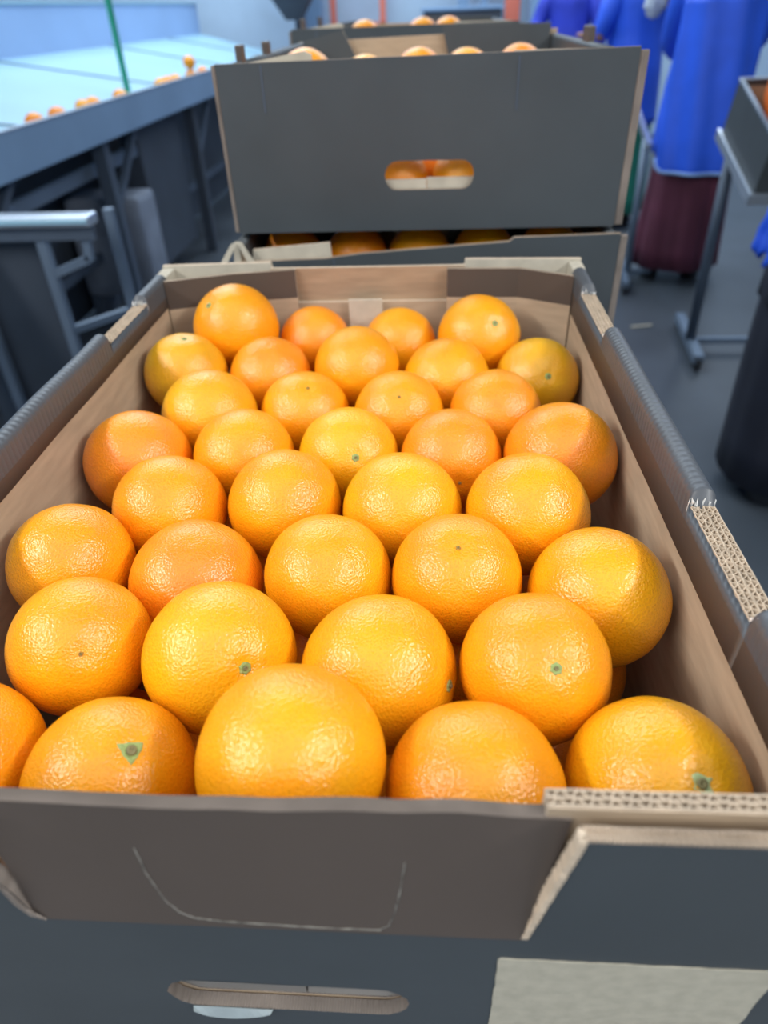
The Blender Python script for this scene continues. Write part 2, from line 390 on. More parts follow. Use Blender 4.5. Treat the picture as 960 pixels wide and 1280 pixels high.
# side walls: board + folded lip
YF = .104
for side in (0, 1):
    xo, xi = (X0, IX0) if side == 0 else (X1, IX1); s = 1 if side == 0 else -1
    notches = [(.205, .288), (.502, .600)] if side else [(.195, .280), (.500, .588)]
    bm = bmesh.new()
    fold = ZT-.029 if side == 0 else ZT-.0375
    box(bm, min(xo, xo+s*.005), max(xo, xo+s*.005), YF+.0054, .6745, ZB, ZT-.018, 0)
    o = cpart('side_wall', bm, [M['black']])
    bm = bmesh.new(); a = xi - s*.0045
    box(bm, min(a, xi-s*.0004), max(a, xi-s*.0004), .121, .664, ZB+.008, fold+.012, 0)
    cpart('side_liner', bm, [M['kraft']], label='bare kraft inner lining')
    # lip loft
    def prof(cut):
        W = abs(xi-xo); r = W/2; pts = [(0, ZT-.014)]
        for k in range(11):
            t = math.pi - math.pi*k/10; pts.append((r + r*math.cos(t), ZT - r + r*math.sin(t)*1.0))
        pts += [(W, ZT-.018), (W+.0004, fold+.001), (W-.0012, fold), (W-.0016, ZT-.018)]
        pts += [(.0016, ZT-.018)]
        return [(xo + s*u, min(z, cut + (.0062 if W*.99 < u < W*1.01 and cut < ZT else 0))) for u, z in pts]
    ys = [.110]
    y = .110
    stations = []
    def add(y, cut): stations.append((y, cut))
    hi = ZT+.01
    yy = .1096; cuts = []
    while yy < .648: cuts.append(yy); yy += .004
    for n0, n1 in notches: cuts += [n0-.0006, n0+.0006, n1-.0006, n1+.0006]
    for yv in sorted(cuts):
        inn = any(n0 <= yv <= n1 for n0, n1 in notches)
        add(yv, (ZT-.0150 + .0004*math.sin(yv*900)) if inn else hi)
    bm = bmesh.new(); prev = None
    for yv, cut in stations:
        ring = [bm.verts.new((x, yv + 0*z, z + .0009*noise.noise(Vector((side*5, yv*14, 0))))) for x, z in prof(cut)]
        if prev:
            n = len(ring)
            for i in range(n):
                f = bm.faces.new((prev[i], prev[(i+1)%n], ring[(i+1)%n], ring[i]))
                if cut < hi and all(abs(v.co.z-cut) < .0035 for v in f.verts): f.material_index = 1
                elif i in (12, 13): f.material_index = 2
        prev = ring
        if yv == stations[0][0] or yv == stations[-1][0]: bm.faces.new(ring)
    bmesh.ops.recalc_face_normals(bm, faces=bm.faces[:])
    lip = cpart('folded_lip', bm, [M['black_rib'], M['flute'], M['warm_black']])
    for p in lip.data.polygons: p.use_smooth = p.material_index != 1
    # exposed corrugation in the two torn notches
    for n0, n1 in notches:
        xa, xb = min(xo, xi), max(xo, xi)
        zb = ZT-.0145
        for (u0, u1, dz, e0, e1) in (((xb-.0060, xb-.0002, .0010, .008, .001) , (xa+.0002, xa+.0062, .0020, .001, .003)) if side else ((xa+.0002, xa+.0060, .0010, .001, .002), (xb-.0064, xb-.0002, .0020, .003, .001))):
            fb = flutes((u1, n0+e0), (u1, n1-e1), u1-u0, 2, zb-.002, zb+dz+.0045, pitch=.0050, paper=.00035, jit=.0003)
            cpart('torn_edge', fb, M['flute'], label='torn open corrugated edge')
        for yv in (n0, n1):
            bm = bmesh.new(); prev = None
            for k in range(17):
                x = xa + (xb-xa)*k/16; h = random.uniform(.0005, .0055) if k % 2 else random.uniform(0, .0018); dy = random.uniform(-.0035, .0035)
                q = (bm.verts.new((x, yv+dy*.15, zb+.001)), bm.verts.new((x, yv+dy*.3, zb+.005)), bm.verts.new((x, yv+dy, zb+.0062+h)))
                if prev:
                    for e in (0, 1): bm.faces.new((prev[e], q[e], q[e+1], prev[e+1]))
                prev = q
            o = cpart('torn_paper', bm, M['torn'], label='ragged pale paper fibres'); md = o.modifiers.new('s', 'SOLIDIFY'); md.thickness = .0003

# --- near end: outer wall with trapezoid cut-out and hand slot
YF = .104
ZE = ZC-.1935
trap = [(.0335, ZC-.2565), (.0445, ZE)]
outl = [(X0, ZB), (X1, ZB), (X1, ZE)]
zig = []
for i in range(9):       # ragged right cut of the flap
    t = i/8; zig.append((.0445 + (.0335-.0445)*t + (random.uniform(-.0006, .0006) if 0 < i < 8 else 0), ZE + (ZC-.2565-ZE)*t))
outl += zig + [(-.139, ZC-.2545), (-.1412, ZC-.240), (-.150, ZC-.212), (-.153, ZE), (X0, ZE)]
sl = slot(-.0560, ZC-.3215, .0985, .026, jit=.0004)
cpart('end_wall', board(outl, [sl], lambda u, v, k: (u, YF + k*.0052, v)), BMS)
# second and third plies behind the slot
cpart('inner_end_wall', board([(X0+.008, ZB+.01), (X1-.008, ZB+.01), (X1-.008, ZC-.262), (X0+.008, ZC-.262)], [slot(-.0545, ZC-.3235, .096, .020, jit=.0005)], lambda u, v, k: (u, YF+.0058 + k*.0038, v)), [M['kraft'], M['kraft'], M['slot_edge']])
# slot flap stubs folded inwards
bm = bmesh.new(); box(bm, -.104, -.050, YF+.0062, YF+.0100, ZC-.336, ZC-.3265); cpart('slot_flap', bm, M['liner_grey'], label='grey board behind the hand slot')
bm = bmesh.new()
vs = [bm.verts.new(p) for p in ((-.0495, YF+.0062, ZC-.334), (-.010, YF+.0062, ZC-.334), (-.012, YF+.0080, ZC-.3270), (-.0485, YF+.0090, ZC-.3185), (-.0495, YF+.0105, ZC-.334), (-.010, YF+.0105, ZC-.334), (-.012, YF+.0110, ZC-.3270), (-.0485, YF+.0110, ZC-.3185))]
for f in ((0,1,2,3), (7,6,5,4), (3,2,6,7), (0,4,5,1), (0,3,7,4), (1,5,6,2)): bm.faces.new([vs[i] for i in f])
cpart('slot_flap', bm, M['liner_grey'])
cpart('slot_edge', flutes((-.1035, YF+.0062), (-.0505, YF+.0062), .0060, 1, ZC-.3270, ZC-.3235, pitch=.0060, paper=.0004), M['flute'])
# loose white paper tongue below the slot
bm = bmesh.new(); N_ = 10
top = [(-.097 + .034*i/N_, ZC-.3338) for i in range(N_+1)]
bot = [(-.0965 + .0325*i/N_, ZC-.3338-.0062*math.sin(math.pi*(.02+.97*(i/N_)**.8))**.8) for i in range(N_+1)]
va = [bm.verts.new((x, YF-.0004, z)) for x, z in top]; vb = [bm.verts.new((x, YF-.0022, z)) for x, z in bot]
for i in range(N_): bm.faces.new((va[i], va[i+1], vb[i+1], vb[i]))
so = cpart('paper_tongue', bm, M['scrap'], label='white paper scrap under the hand slot')
md = so.modifiers.new('s', 'SOLIDIFY'); md.thickness = .0004
# centre flap leaning inwards
def lean(u, v, k):
    t = (v-(ZC-.2565))/(.0605); t = max(0, min(1.05, t))
    return (u, YF - .0006*max(0, 1-t*6) + .0001 + .0085*t**1.1 + k*.0046 + .0006*math.sin(u*38+1)*t, v + (.0007*math.sin(u*31+2)+.0011*noise.noise(Vector((u*55, 0, 0))))*(t > .9))
fl = [(-.138 + (.0325+.138)*i/14, ZC-.2575) for i in range(15)] + [(.0336 + .0098*t/6, ZC-.2575 + (.0605)*t/6) for t in range(1, 7)]
fl += [(.0434 - (.0434+.1490)*i/40, ZC-.1968) for i in range(1, 41)] + [(-.1450, ZC-.212), (-.1402, ZC-.235)]
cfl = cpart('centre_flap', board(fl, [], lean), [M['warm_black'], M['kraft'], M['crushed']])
# rolled dark lip line along the flap top + scored hand tab
bm = bmesh.new()
sc = [(-.0945, -.2165), (-.0930, -.2290), (-.0905, -.2390), (-.0885, -.2450), (-.0850, -.2500), (-.0800, -.2528), (-.0700, -.2540), (-.0500, -.2548), (-.0300, -.2552), (-.0160, -.2550), (-.0125, -.2520), (-.0105, -.2450), (-.0088, -.2360), (-.0065, -.2160)]
pp = []
for (a, b) in zip(sc, sc[1:]):
    for k in range(6): t = k/6; pp.append((a[0]+(b[0]-a[0])*t, a[1]+(b[1]-a[1])*t))
pts = [Vector(lean(u, ZC+v, 0)) + Vector((random.uniform(-.0002, .0002), -.00005, random.uniform(-.0002, .0002))) for u, v in pp]
tube(bm, pts, [.00012+.00022*random.random() for _ in pts], 6)
cpart('perforation', bm, M['score'], label='perforated tear line of the hand tab')
# near-left torn corner of the trapezoid
bm = bmesh.new()
pr = [(-.1440, -.228), (-.1412, -.238), (-.1392, -.2500), (-.1345, -.2568), (-.1395, -.2545), (-.1425, -.246)]
for k in range(1): bm.faces.new([bm.verts.new((u, YF-.0006, ZC+v)) for u, v in pr])
so = cpart('torn_edge', bm, M['slot_edge'], label='torn kraft edge beside the centre flap'); md = so.modifiers.new('s', 'SOLIDIFY'); md.thickness = .0006
# ragged kraft edge on the right cut
bm = bmesh.new()
for i in range(44):
    t = i/43; u = .0445 + (.0335-.0445)*t; z = ZE + (ZC-.2565-ZE)*t
    w = .0005+.0006*random.random()
    box(bm, u-.0004-w*.8, u+.0011, YF-.0004-.0004*random.random(), YF+.004, z-.0006, z+.0007)
cpart('torn_edge', bm, M['flute'], label='ragged kraft edge of the cut right of the centre flap')
# top edge cap of the outer wall, right piece: pale paper bead
for (xa, xb) in ((.0445, X1), (X0, -.150)):
    bm = bmesh.new(); n = 40
    for off, rr in ((.0010, .0009), (.0042, .0009)):
        tube(bm, [(xa+(xb-xa)*i/n, YF+off, ZE+.0002+.0006*noise.noise(Vector((i*.3, off*900, 0)))) for i in range(n+1)], rr, 6)
    box(bm, xa, xb, YF+.0012, YF+.0042, ZE-.001, ZE+.0003)
    cpart('cut_edge', bm, M['kraft_edge'], smooth=False, label='pale crushed top edge')
# liner corner pieces at the near end (double corrugated)
for (xa, xb, kx, ky) in ((.0355, IX1-.001, .104, .130), (IX0+.001, -.150, -.205, .130)):
    pass
def liner(bm_pts, ztop, th, inward, lb=None):
    """liner following 2-D path; black on the inward side above fold, kraft elsewhere"""
    bm = bmesh.new(); n = len(bm_pts)
    offs = []
    for i in range(n):
        a, b = Vector(bm_pts[max(i-1, 0)]), Vector(bm_pts[min(i+1, n-1)]); d = (b-a).normalized(); offs.append(Vector((-d.y, d.x))*inward)
    zf = ztop-.032
    def col(i):
        p = Vector(bm_pts[i]); q = p + offs[i]*th
        return [bm.verts.new((*p, ZB+.008)), bm.verts.new((*p, zf)), bm.verts.new((*p, ztop)), bm.verts.new((*q, ztop)), bm.verts.new((*q, zf)), bm.verts.new((*q, ZB+.008))]
    cols = [col(i) for i in range(n)]
    for a, b in zip(cols, cols[1:]):
        for k, mi in ((0, 1), (1, 1), (2, 2), (3, 0), (4, 1)):
            bm.faces.new((a[k], b[k], b[k+1], a[k+1])).material_index = mi
    for e in (cols[0], cols[-1]): bm.faces.new(e).material_index = 2
    bmesh.ops.recalc_face_normals(bm, faces=bm.faces[:])
    return bm
zl = ZC-.1915
# right near: straight run to x=.1, then chamfer to the side wall
th = .0055
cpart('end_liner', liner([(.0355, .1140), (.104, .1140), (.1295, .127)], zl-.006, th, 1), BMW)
cpart('corrugated_edge', flutes((.0355, .1140), (.104, .1140), th, 2, zl-.0065, zl, pitch=.0056, paper=.00045, jit=.00015), M['flute'], label='open double corrugation of the board edge')
cpart('corrugated_edge', flutes((.104, .1140), (.1295, .127), th, 2, zl-.0065, zl, pitch=.0056, paper=.00045), M['flute'])
# kraft facing between that liner and the outer wall (bevelled, pale)
bm = board([(.0375, ZC-.262), (.104, ZC-.262), (.104, zl-.001), (.0360, zl-.001), (.0360, ZC-.215)], [], lambda u, v, k: (u, .1136+k*.0004, v))
cpart('liner_facing', bm, [M['kraft'], M['kraft'], M['flute']])
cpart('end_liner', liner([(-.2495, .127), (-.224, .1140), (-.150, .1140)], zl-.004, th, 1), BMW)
# far end
YB = .680
outb = [(X0, ZB), (X1, ZB), (X1, ZC-.199), (.034, ZC-.1975), (.0275, ZC-.245), (-.1440, ZC-.245), (-.155, ZC-.1975), (X0, ZC-.199)]
cpart('end_wall', board(outb, [], lambda u, v, k: (u, YB - k*.0052, v)), [M['black'], M['kraft_pale'], M['flute']])
fb = [(-.143, ZC-.245), (.027, ZC-.245), (.0335, ZC-.2005), (-.154, ZC-.2005)]
def leanb(u, v, k):
    t = (v-(ZC-.245))/.045; return (u, YB - .001 - .009*t - k*.0045, v)
cpart('centre_flap', board(fb, [], leanb), [M['black'], M['kraft'], M['flute']])
cpart('end_liner', board([(-.150, ZB+.008), (.035, ZB+.008), (.035, ZC-.235), (-.150, ZC-.235)], [], lambda u, v, k: (u, .6725-k*.004, v)), [M['kraft'], M['kraft'], M['flute']])
def rear_liner(path, th=.004):
    """far corner piece: path from side wall to centre with (x, y, ztop)"""
    bm = bmesh.new(); cols = []
    for x, y, zt in path:
        cols.append([bm.verts.new((x, y, ZB+.008)), bm.verts.new((x, y, zt-.027)), bm.verts.new((x, y, zt)), bm.verts.new((x, y+th, zt)), bm.verts.new((x, y+th, ZB+.008))])
    for a, b in zip(cols, cols[1:]):
        for k, mi in ((0, 1), (1, 0), (2, 2), (3, 1)): bm.faces.new((a[k], b[k], b[k+1], a[k+1])).material_index = mi
    for e in (cols[0], cols[-1]): bm.faces.new(e).material_index = 2
    bmesh.ops.recalc_face_normals(bm, faces=bm.faces[:]); return bm
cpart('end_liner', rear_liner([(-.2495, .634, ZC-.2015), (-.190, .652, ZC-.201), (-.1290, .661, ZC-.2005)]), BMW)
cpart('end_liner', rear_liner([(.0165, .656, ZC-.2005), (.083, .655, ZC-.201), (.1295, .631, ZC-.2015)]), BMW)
cpart('side_wall', bx(X0, X0+.012, .648, YB-.006, ZT-.03, ZT-.003, .001), M['kraft_pale'], label='pale cut end of the left side wall')
cpart('side_wall', bx(X1-.012, X1, .650, YB-.006, ZT-.03, ZT-.003, .001), M['kraft_pale'], label='pale cut end of the right side wall')
cpart('kraft_tab', bx(-.079, -.046, .6575, .6600, ZC-.262, ZC-.229, .0006), M['kraft_pale'], label='small upright kraft tab')
# unprinted kraft patch on the near end
bm = bmesh.new(); zt = ZC-.2735
tp = [(.0265 + .0945*i/30, zt - .0005*i/30 + random.uniform(-.0003, .0003)) for i in range(31)]
rt = [(.1225 - .0012*i/10 + random.uniform(-.0005, .0005), zt-.009-.085*i/10) for i in range(11)]
lf = [(.0262 - .0006*random.random(), zt-.094+.093*i/20) for i in range(21)]
cpart('bare_patch', board(tp + rt + lf, [], lambda u, v, k: (u, YF - .0004 + k*.0003, v)), M['patch'], label='beige unprinted rectangle')

# ------------------------------------------------------------------ generic cartons behind
def carton(x0, x1, y0, y1, zb, zt, label, front='plain', tabs=(), sag=0, slotc=None, dz=.0, lift=0):
    t = .0055; root = empty('fruit_carton', ((x0+x1)/2, (y0+y1)/2, zb)); tag(root, label, 'carton', 'fruit cartons'); o0 = Vector(root.location)
    def part(name, bm, mats, label=None, smooth=False):
        o = obj(name, bm, mats, None, smooth)
        for v in o.data.vertices: v.co -= o0
        o.parent = root
        if label: o['label'] = label
        return o
    w = .0105
    part('carton_base', bx(x0+t, x1-t, y0+t, y1-t, zb, zb+.006), M['kraft'])
    for s, xx in ((1, x0), (-1, x1)):
        a, b = xx, xx + s*w
        bm = bmesh.new(); zr = zt-.002
        pts = [(a, zb), (a, zr-.005)] + [(a + s*(w/2 - w/2*math.cos(math.pi*k/8)), zr-.005+.005*math.sin(math.pi*k/8)) for k in range(1, 8)] + [(b, zr-.005), (b, zr-.032), (b-s*.002, zr-.032), (b-s*.002, zb+.006), (b-s*.004, zb)]
        ra = [bm.verts.new((x, y0+t+.001, z)) for x, z in pts]; rb = [bm.verts.new((x, y1-t-.001, z)) for x, z in pts]
        n = len(pts)
        for i in range(n):
            f = bm.faces.new((ra[i], ra[(i+1)%n], rb[(i+1)%n], rb[i])); f.material_index = 1 if i in (n-4, n-3, n-2) else 0; f.smooth = 1 <= i < 9
        bm.faces.new(ra).material_index = 1; bm.faces.new(rb).material_index = 1
        bmesh.ops.recalc_face_normals(bm, faces=bm.faces[:])
        part('side_wall', bm, [M['black'], M['kraft']])
    if front == 'plain':
        loop = [(x0, zb), (x1, zb), (x1, zt+dz), (x0, zt)]
        fbm = board(loop, [slotc] if slotc else [], lambda u, v, k: (u, y0 + k*t, v))
        part('end_wall', fbm, BM3)
        # kraft edges of the side boards standing proud at both corners
        for xa, xb in ((x0-.0045, x0-.0004), (x1+.0004, x1+.0085)):
            part('corner_edge', bx(xa, xb, y0+.0005, y0+.008, zb+.001, zt+dz-.003, .0008), M['slot_edge'], 'brown corrugated corner edge')
        for xc, l in ((x0+.044, .030), (x1-.112, .034)):
            part('crease', bx(xc, xc+.0012, y0-.0005, y0+.0004, zt-l-.012, zt-.002), M['frame_grey'], 'pale vertical crease')
        part('end_liner', board([(x0+.012, zt-.04), (x0+.090, zt-.04), (x0+.090, zt+.0035), (x0+.083, zt+.0065), (x0+.02, zt-.002)], [], lambda u, v, k: (u, y0+.022+.012*(u-x0)/.08 + k*.004, v)), [M['kraft_pale'], M['black'], M['flute']])
        part('end_liner', board([(x1-.115, zt-.04), (x1-.014, zt-.04), (x1-.014, zt+.001), (x1-.115, zt+.0018)], [], lambda u, v, k: (u, y0+.012 + k*.004, v)), [M['kraft_pale'], M['black'], M['flute']])
    elif front == 'sag':
        loop = [(x0, zb), (x1, zb), (x1, zt), (x1-.11, zt-.002), (x1-.115, zt-.006), (x0+.14, zt-.0155), (x0+.10, zt-.020), (x0, zt-.0225)]
        part('end_wall', board(loop, [], lambda u, v, k: (u, y0 + k*t, v)), BM3)
        part('corner_edge', bx(x1+.0004, x1+.0075, y0+.0005, y0+.008, zb+.001, zt-.002, .0008), M['slot_edge'], 'brown corrugated corner edge')
        part('crease', bx(x0+.108, x0+.1092, y0-.0005, y0+.0004, zt-.075, zt-.0215), M['frame_grey'], 'pale vertical crease')
        part('end_liner', board([(x0+.014, zt-.06), (x0+.108, zt-.06), (x0+.104, zt-.0065), (x0+.018, zt-.0125)], [], lambda u, v, k: (u, y0+.012 + k*.004, v)), [M['kraft_pale'], M['black'], M['flute']])
        bm = bmesh.new()
        for (dx, dy, lean_) in ((-.004, -.006, -.012), (.0, .002, .001), (.008, .0, .012)):
            vs = [bm.verts.new(p) for p in ((x0+dx+lean_-.004, y0+dy, zt-.0275), (x0+dx+lean_+.004, y0+dy, zt-.0275), (x0+dx*.3+.006, y0+dy+.004, zt-.002), (x0+dx*.3+.000, y0+dy+.004, zt-.002))]
            bm.faces.new(vs)
        o = part('torn_corner', bm, M['kraft_pale'], 'splayed pale corner tabs'); md = o.modifiers.new('s', 'SOLIDIFY'); md.thickness = .0014
    # far end: kraft flap between two black liners
    part('end_wall', board([(x0, zb), (x1, zb), (x1, zt-.006+lift), (x0, zt-.006+lift*.4)], [], lambda u, v, k: (u, y1 - k*t, v)), [M['black'], M['kraft'], M['flute']])
    part('end_liner', board([(x0+w+.001, zb+.006), (x0+.098, zb+.006), (x0+.098, zt-.038), (x0+.072, zt+.002+lift), (x0+w+.001, zt-.003+lift*.3)], [], lambda u, v, k: (u, y1-.010-.030*max(0, (x0+.09-u)/.09) - k*.004, v)), [M['kraft'], M['black'], M['flute']])
    part('end_liner', board([(x1-.165, zb+.006), (x1-w-.001, zb+.006), (x1-w-.001, zt+.001+lift), (x1-.178, zt+.004+lift), (x1-.165, zt-.038)], [], lambda u, v, k: (u, y1-.010 - k*.004, v)), [M['kraft'], M['black'], M['flute']])
    for tx, ty, tw, thh in tabs:
        bm = bmesh.new(); box(bm, tx-.0035, tx+.0035, ty-tw/2, ty+tw/2, zt-.018, zt+thh, 0, .0015)
        part('locking_tab', bm, M['warm_black'], 'upright locking tab')
    return root
# carton 3 (under), carton 2 (on it), cartons further back
carton(-.213, .199, .760, 1.315, ZC-.390, ZC-.1992, 'lower black carton of the stack behind, its rim sagging', 'sag')
c2 = carton(-.209, .195, .7805, 1.315, ZC-.1965, ZC-.040, 'plain black carton with an oval hand slot, upper of the stack behind', 'plain', dz=.002, lift=.010,
       tabs=((-.2035, .872, .020, .012), (-.2035, 1.015, .024, .010), (.190, 1.02, .045, .013)), slotc=slot(-.001, ZC-.1425, .0925, .0275, jit=.0003))
# kraft inner ply just behind the slot
bm = bmesh.new(); box(bm, -.060, -.004, .7875, .791, ZC-.185, ZC-.1475); o = obj('slot_lining', bm, M['kraft_pale'])
for v in o.data.vertices: v.co -= Vector(c2.location)
o.parent = c2; o['label'] = 'pale lining in the lower half of the hand slot'
bm = bmesh.new(); box(bm, -.0035, .056, .7885, .792, ZC-.185, ZC-.1465); o = obj('slot_lining', bm, M['kraft_pale'])
for v in o.data.vertices: v.co -= Vector(c2.location)
o.parent = c2
carton(-.245, .150, 1.49, 2.05, ZC-.390, ZC-.211, 'lower black carton hidden behind the front stack', 'plain')
carton(-.250, .155, 1.49, 2.05, ZC-.2035, ZC-.0285, 'black carton of the farthest stack, its rim just showing', 'plain', tabs=((-.2445, 1.60, .03, .014), (-.2445, 1.85, .03, .014)))
GB2 = 'oranges in the carton with the hand slot'
for i, (x, y, z, lab, hue) in enumerate((
    (-.158, 1.03, -.0750, 'orange above the pale flap in the slotted carton behind', 'n'),
    (-.098, 1.225, -.0925, 'orange left of centre over the slotted carton rim', 'y'),
    (-.018, 1.225, -.0865, 'orange before the kraft flap, centre of the slotted carton rim', 'n'),
    (.054, 1.225, -.0885, 'orange right of centre over the slotted carton rim', 'n'),
    (.132, 1.235, -.0865, 'rightmost orange over the slotted carton rim', 'r'))):
    put_orange((x, y, z+ZC), .0365, None, lab, GB2, None, hue)
put_orange((-.0355, .8265, ZC-.1565), .0335, None, 'orange seen through the left half of the oval hand slot', GB2, None, 'r')
put_orange((.0365, .8275, ZC-.1560), .0345, None, 'orange seen through the right half of the oval hand slot', GB2, None, 'n')
put_orange((.0005, .8865, ZC-.1560), .0345, None, 'orange glimpsed between the two fruits in the hand slot', GB2, None, 'r')
for i, x in enumerate((-.165, -.088, -.012, .064, .140)):
    lab = ('leftmost orange, in shade behind the sagging carton pale flap', 'orange second from the left in the gap between stacked cartons', 'orange in the middle of the gap between stacked cartons',
           'orange right of centre in the gap between stacked cartons', 'rightmost orange in the gap between stacked cartons')[i]
    put_orange((x, .848, ZC-.2435), .0370, None, lab, 'oranges in the gap between the two stacked cartons', None, ('r', 'r', 'y', 'y', 'n')[i])
for x, y, lab in ((-.150, 1.90, 'orange in the farthest carton, above the left end of the kraft flap'), (-.020, 1.93, 'left one of two touching oranges in the farthest carton'), (.040, 1.93, 'right one of two touching oranges in the farthest carton')):
    put_orange((x, y, ZC-.0590), .0365, None, lab, 'oranges in the farthest carton', None, 'n')

# packing tables carrying the cartons
def table(name, x0, x1, y0, y1, ztop, label, cat='table', mt='frame_grey'):
    t = empty(name, ((x0+x1)/2, (y0+y1)/2, 0)); tag(t, label, cat); o0 = Vector(t.location)
    def p(nm, bm, m):
        o = obj(nm, bm, m)
        for v in o.data.vertices: v.co -= o0
        o.parent = t; return o
    bm = bmesh.new(); box(bm, x0, x1, y0, y1, ztop-.03, ztop, 0, .003); p('table_top', bm, M[mt])
    for x in (x0+.03, x1-.03):
        for y in (y0+.03, y1-.03):
            bm = bmesh.new(); box(bm, x-.02, x+.02, y-.02, y+.02, 0, ztop-.03, 0, .002); p('leg', bm, M[mt])
    bm = bmesh.new(); box(bm, x0+.03, x1-.03, y0+.02, y0+.04, .2, .24); box(bm, x0+.03, x1-.03, y1-.04, y1-.02, .2, .24); p('stretcher', bm, M[mt])
    return t
table('packing_table', -.20, .13, .12, 2.03, ZB-.0005, 'long narrow grey table under the cartons')
# ------------------------------------------------------------------ hall
def struct(name, bm, m): o = obj(name, bm, m); o['kind'] = 'structure'; return o
struct('floor', bx(-6, 6, -4, 9.4, -.1, 0), M['floor'])
struct('wall_back', bx(-6, 6, 9.2, 9.4, 0, 4), M['wall_far'])
struct('wall_left', bx(-6.2, -6, -4, 9.4, 0, 4), M['wall'])
struct('wall_right', bx(6, 6.2, -4, 9.4, 0, 4), M['wall'])
struct('ceiling', bx(-6.2, 6.2, -4, 9.4, 4, 4.1), M['ceiling'])
struct('wall_front', bx(-6.2, 6.2, -4.2, -4, 0, 4), M['wall'])

# far wall furniture
t = empty('steel_doorframe', (-.78, 9.05, 0)); tag(t, 'thin red-painted steel frame against the far wall, above the farthest cartons', 'frame')
for x in (-.265, .265): obj('upright', bx(x-.03, x+.03, -.03, .03, 0, 2.3, .004), M['red'], t)
for z in (1.13, 2.3): obj('crossbar', bx(-.30, .30, -.03, .03, z-.035, z+.035, .004), M['red'], t)
t = obj('post', bx(-.075, .075, -.06, .06, 0, 4, .01), M['red'], loc=(.83, 8.8, 0)); tag(t, 'thick orange-red post behind the cartons, left of the blue workers', 'post')
t = obj('post', bx(-.14, .14, -.10, .10, 0, 4, .01), M['col_blue'], loc=(1.12, 8.6, 0)); tag(t, 'wide grey-blue column beside the orange-red post', 'post')
t = obj('post', bx(-.055, .055, -.05, .05, 0, 4, .01), M['col_blue'], loc=(.33, 8.9, 0)); tag(t, 'slim blue pole left of the orange-red post', 'post')
t = obj('post', bx(-.035, .035, -.05, .05, 0, 4, .01), M['col_blue'], loc=(.55, 8.9, 0)); tag(t, 'slim blue pole next to the orange-red post', 'post')
t = obj('post', bx(-.11, .11, -.10, .10, 0, 4, .01), M['col_blue'], loc=(-1.22, 8.7, 0)); tag(t, 'blue column left of the thin red frame', 'post')
t = empty('machine_housing', (.26, 8.4, 0)); tag(t, 'low dark machine housing far behind the cartons', 'machine')
obj('body', bx(-.34, .42, -.2, .2, 0, 1.24, .02), M['dark_panel'], t); obj('cover', bx(-.36, .44, -.22, .22, 1.24, 1.27, .01), M['col_blue'], t)
t = empty('feed_hopper', (-1.30, 8.0, 0)); tag(t, 'dark funnel-shaped hopper hanging over the end of the sorting line', 'hopper')
bm = bmesh.new(); r0 = [bm.verts.new((sx*.42, sy*.3, 1.75)) for sx, sy in ((-1,-1),(1,-1),(1,1),(-1,1))]; r1 = [bm.verts.new((sx*.07, sy*.07, 1.22)) for sx, sy in ((-1,-1),(1,-1),(1,1),(-1,1))]
for i in range(4): bm.faces.new((r0[i], r0[(i+1)%4], r1[(i+1)%4], r1[i]))
bm.faces.new(r0); bm.faces.new(r1); bmesh.ops.recalc_face_normals(bm, faces=bm.faces[:]); obj('funnel', bm, M['dark_panel'], t)
obj('support_frame', bx(-.05, .05, .32, .40, 0, 1.75), M['frame_grey'], t)

# ------------------------------------------------------------------ sorting conveyor, left
cv = empty('sorting_conveyor', (-1.8, 4.5, 0)); tag(cv, 'long grey-blue sorting table with a pale sloping top', 'conveyor')
def cvp(name, bm, m, label=None):
    o = obj(name, bm, M[m]); 
    for v in o.data.vertices: v.co -= Vector((-1.8, 4.5, 0))
    o.parent = cv
    if label: o['label'] = label
    return o
cy0, cy1 = 1.2, 7.9
cvp('side_rail', bx(-1.40, -1.385, cy0, cy1, .872, 1.012, .003), 'steel_blue', 'grey-blue front panel')
cvp('rail_flange', bx(-1.402, -1.383, cy0, cy1, 1.010, 1.016, .002), 'steel')
bm = bmesh.new(); vs = [bm.verts.new(p) for p in ((-1.402, cy0, .945), (-2.2, cy0, 1.145), (-2.2, cy1, 1.145), (-1.402, cy1, .945), (-1.402, cy0, .915), (-2.2, cy0, 1.115), (-2.2, cy1, 1.115), (-1.402, cy1, .915))]
for f in ((0,1,2,3), (7,6,5,4), (0,4,5,1), (1,5,6,2), (2,6,7,3), (3,7,4,0)): bm.faces.new([vs[i] for i in f])
bmesh.ops.recalc_face_normals(bm, faces=bm.faces[:]); cvp('sloping_top', bm, 'belt', 'pale shiny sloping surface')
for y in (2.4, 4.05, 5.6, 6.9):
    bm = bmesh.new(); bar(bm, (-1.43, y+.55, .954), (-2.19, y-.05, 1.145), .02, .006); cvp('seam', bm, 'frame_lite')
cvp('backboard', bx(-2.24, -2.2, cy0, cy1, 1.10, 1.372, .004), 'back_blue', 'blue upright backboard')
cvp('backboard_cap', bx(-2.25, -2.19, cy0, cy1, 1.372, 1.385, .003), 'belt')
cvp('under_panel', bx(-1.86, -1.83, cy0, cy1, .02, .86), 'dark_panel')
for y in (2.1, 3.35, 4.75, 6.1, 7.5):
    cvp('leg', bx(-1.50, -1.44, y-.03, y+.03, 0, .90, .003), 'frame_grey' if y < 4 else 'dark_panel')
    bm = bmesh.new(); bar(bm, (-1.47, y, .55), (-1.47, y+.45, .86), .03); cvp('brace', bm, 'frame_grey')
bm = bmesh.new(); bar(bm, (-1.55, cy0, .735), (-1.55, 4.6, .735), .03, .05); cvp('lower_rail', bm, 'frame_lite')
cvp('drive_panel', bx(-1.62, -1.52, 3.95, 4.65, .12, .86, .01), 'dark_panel')
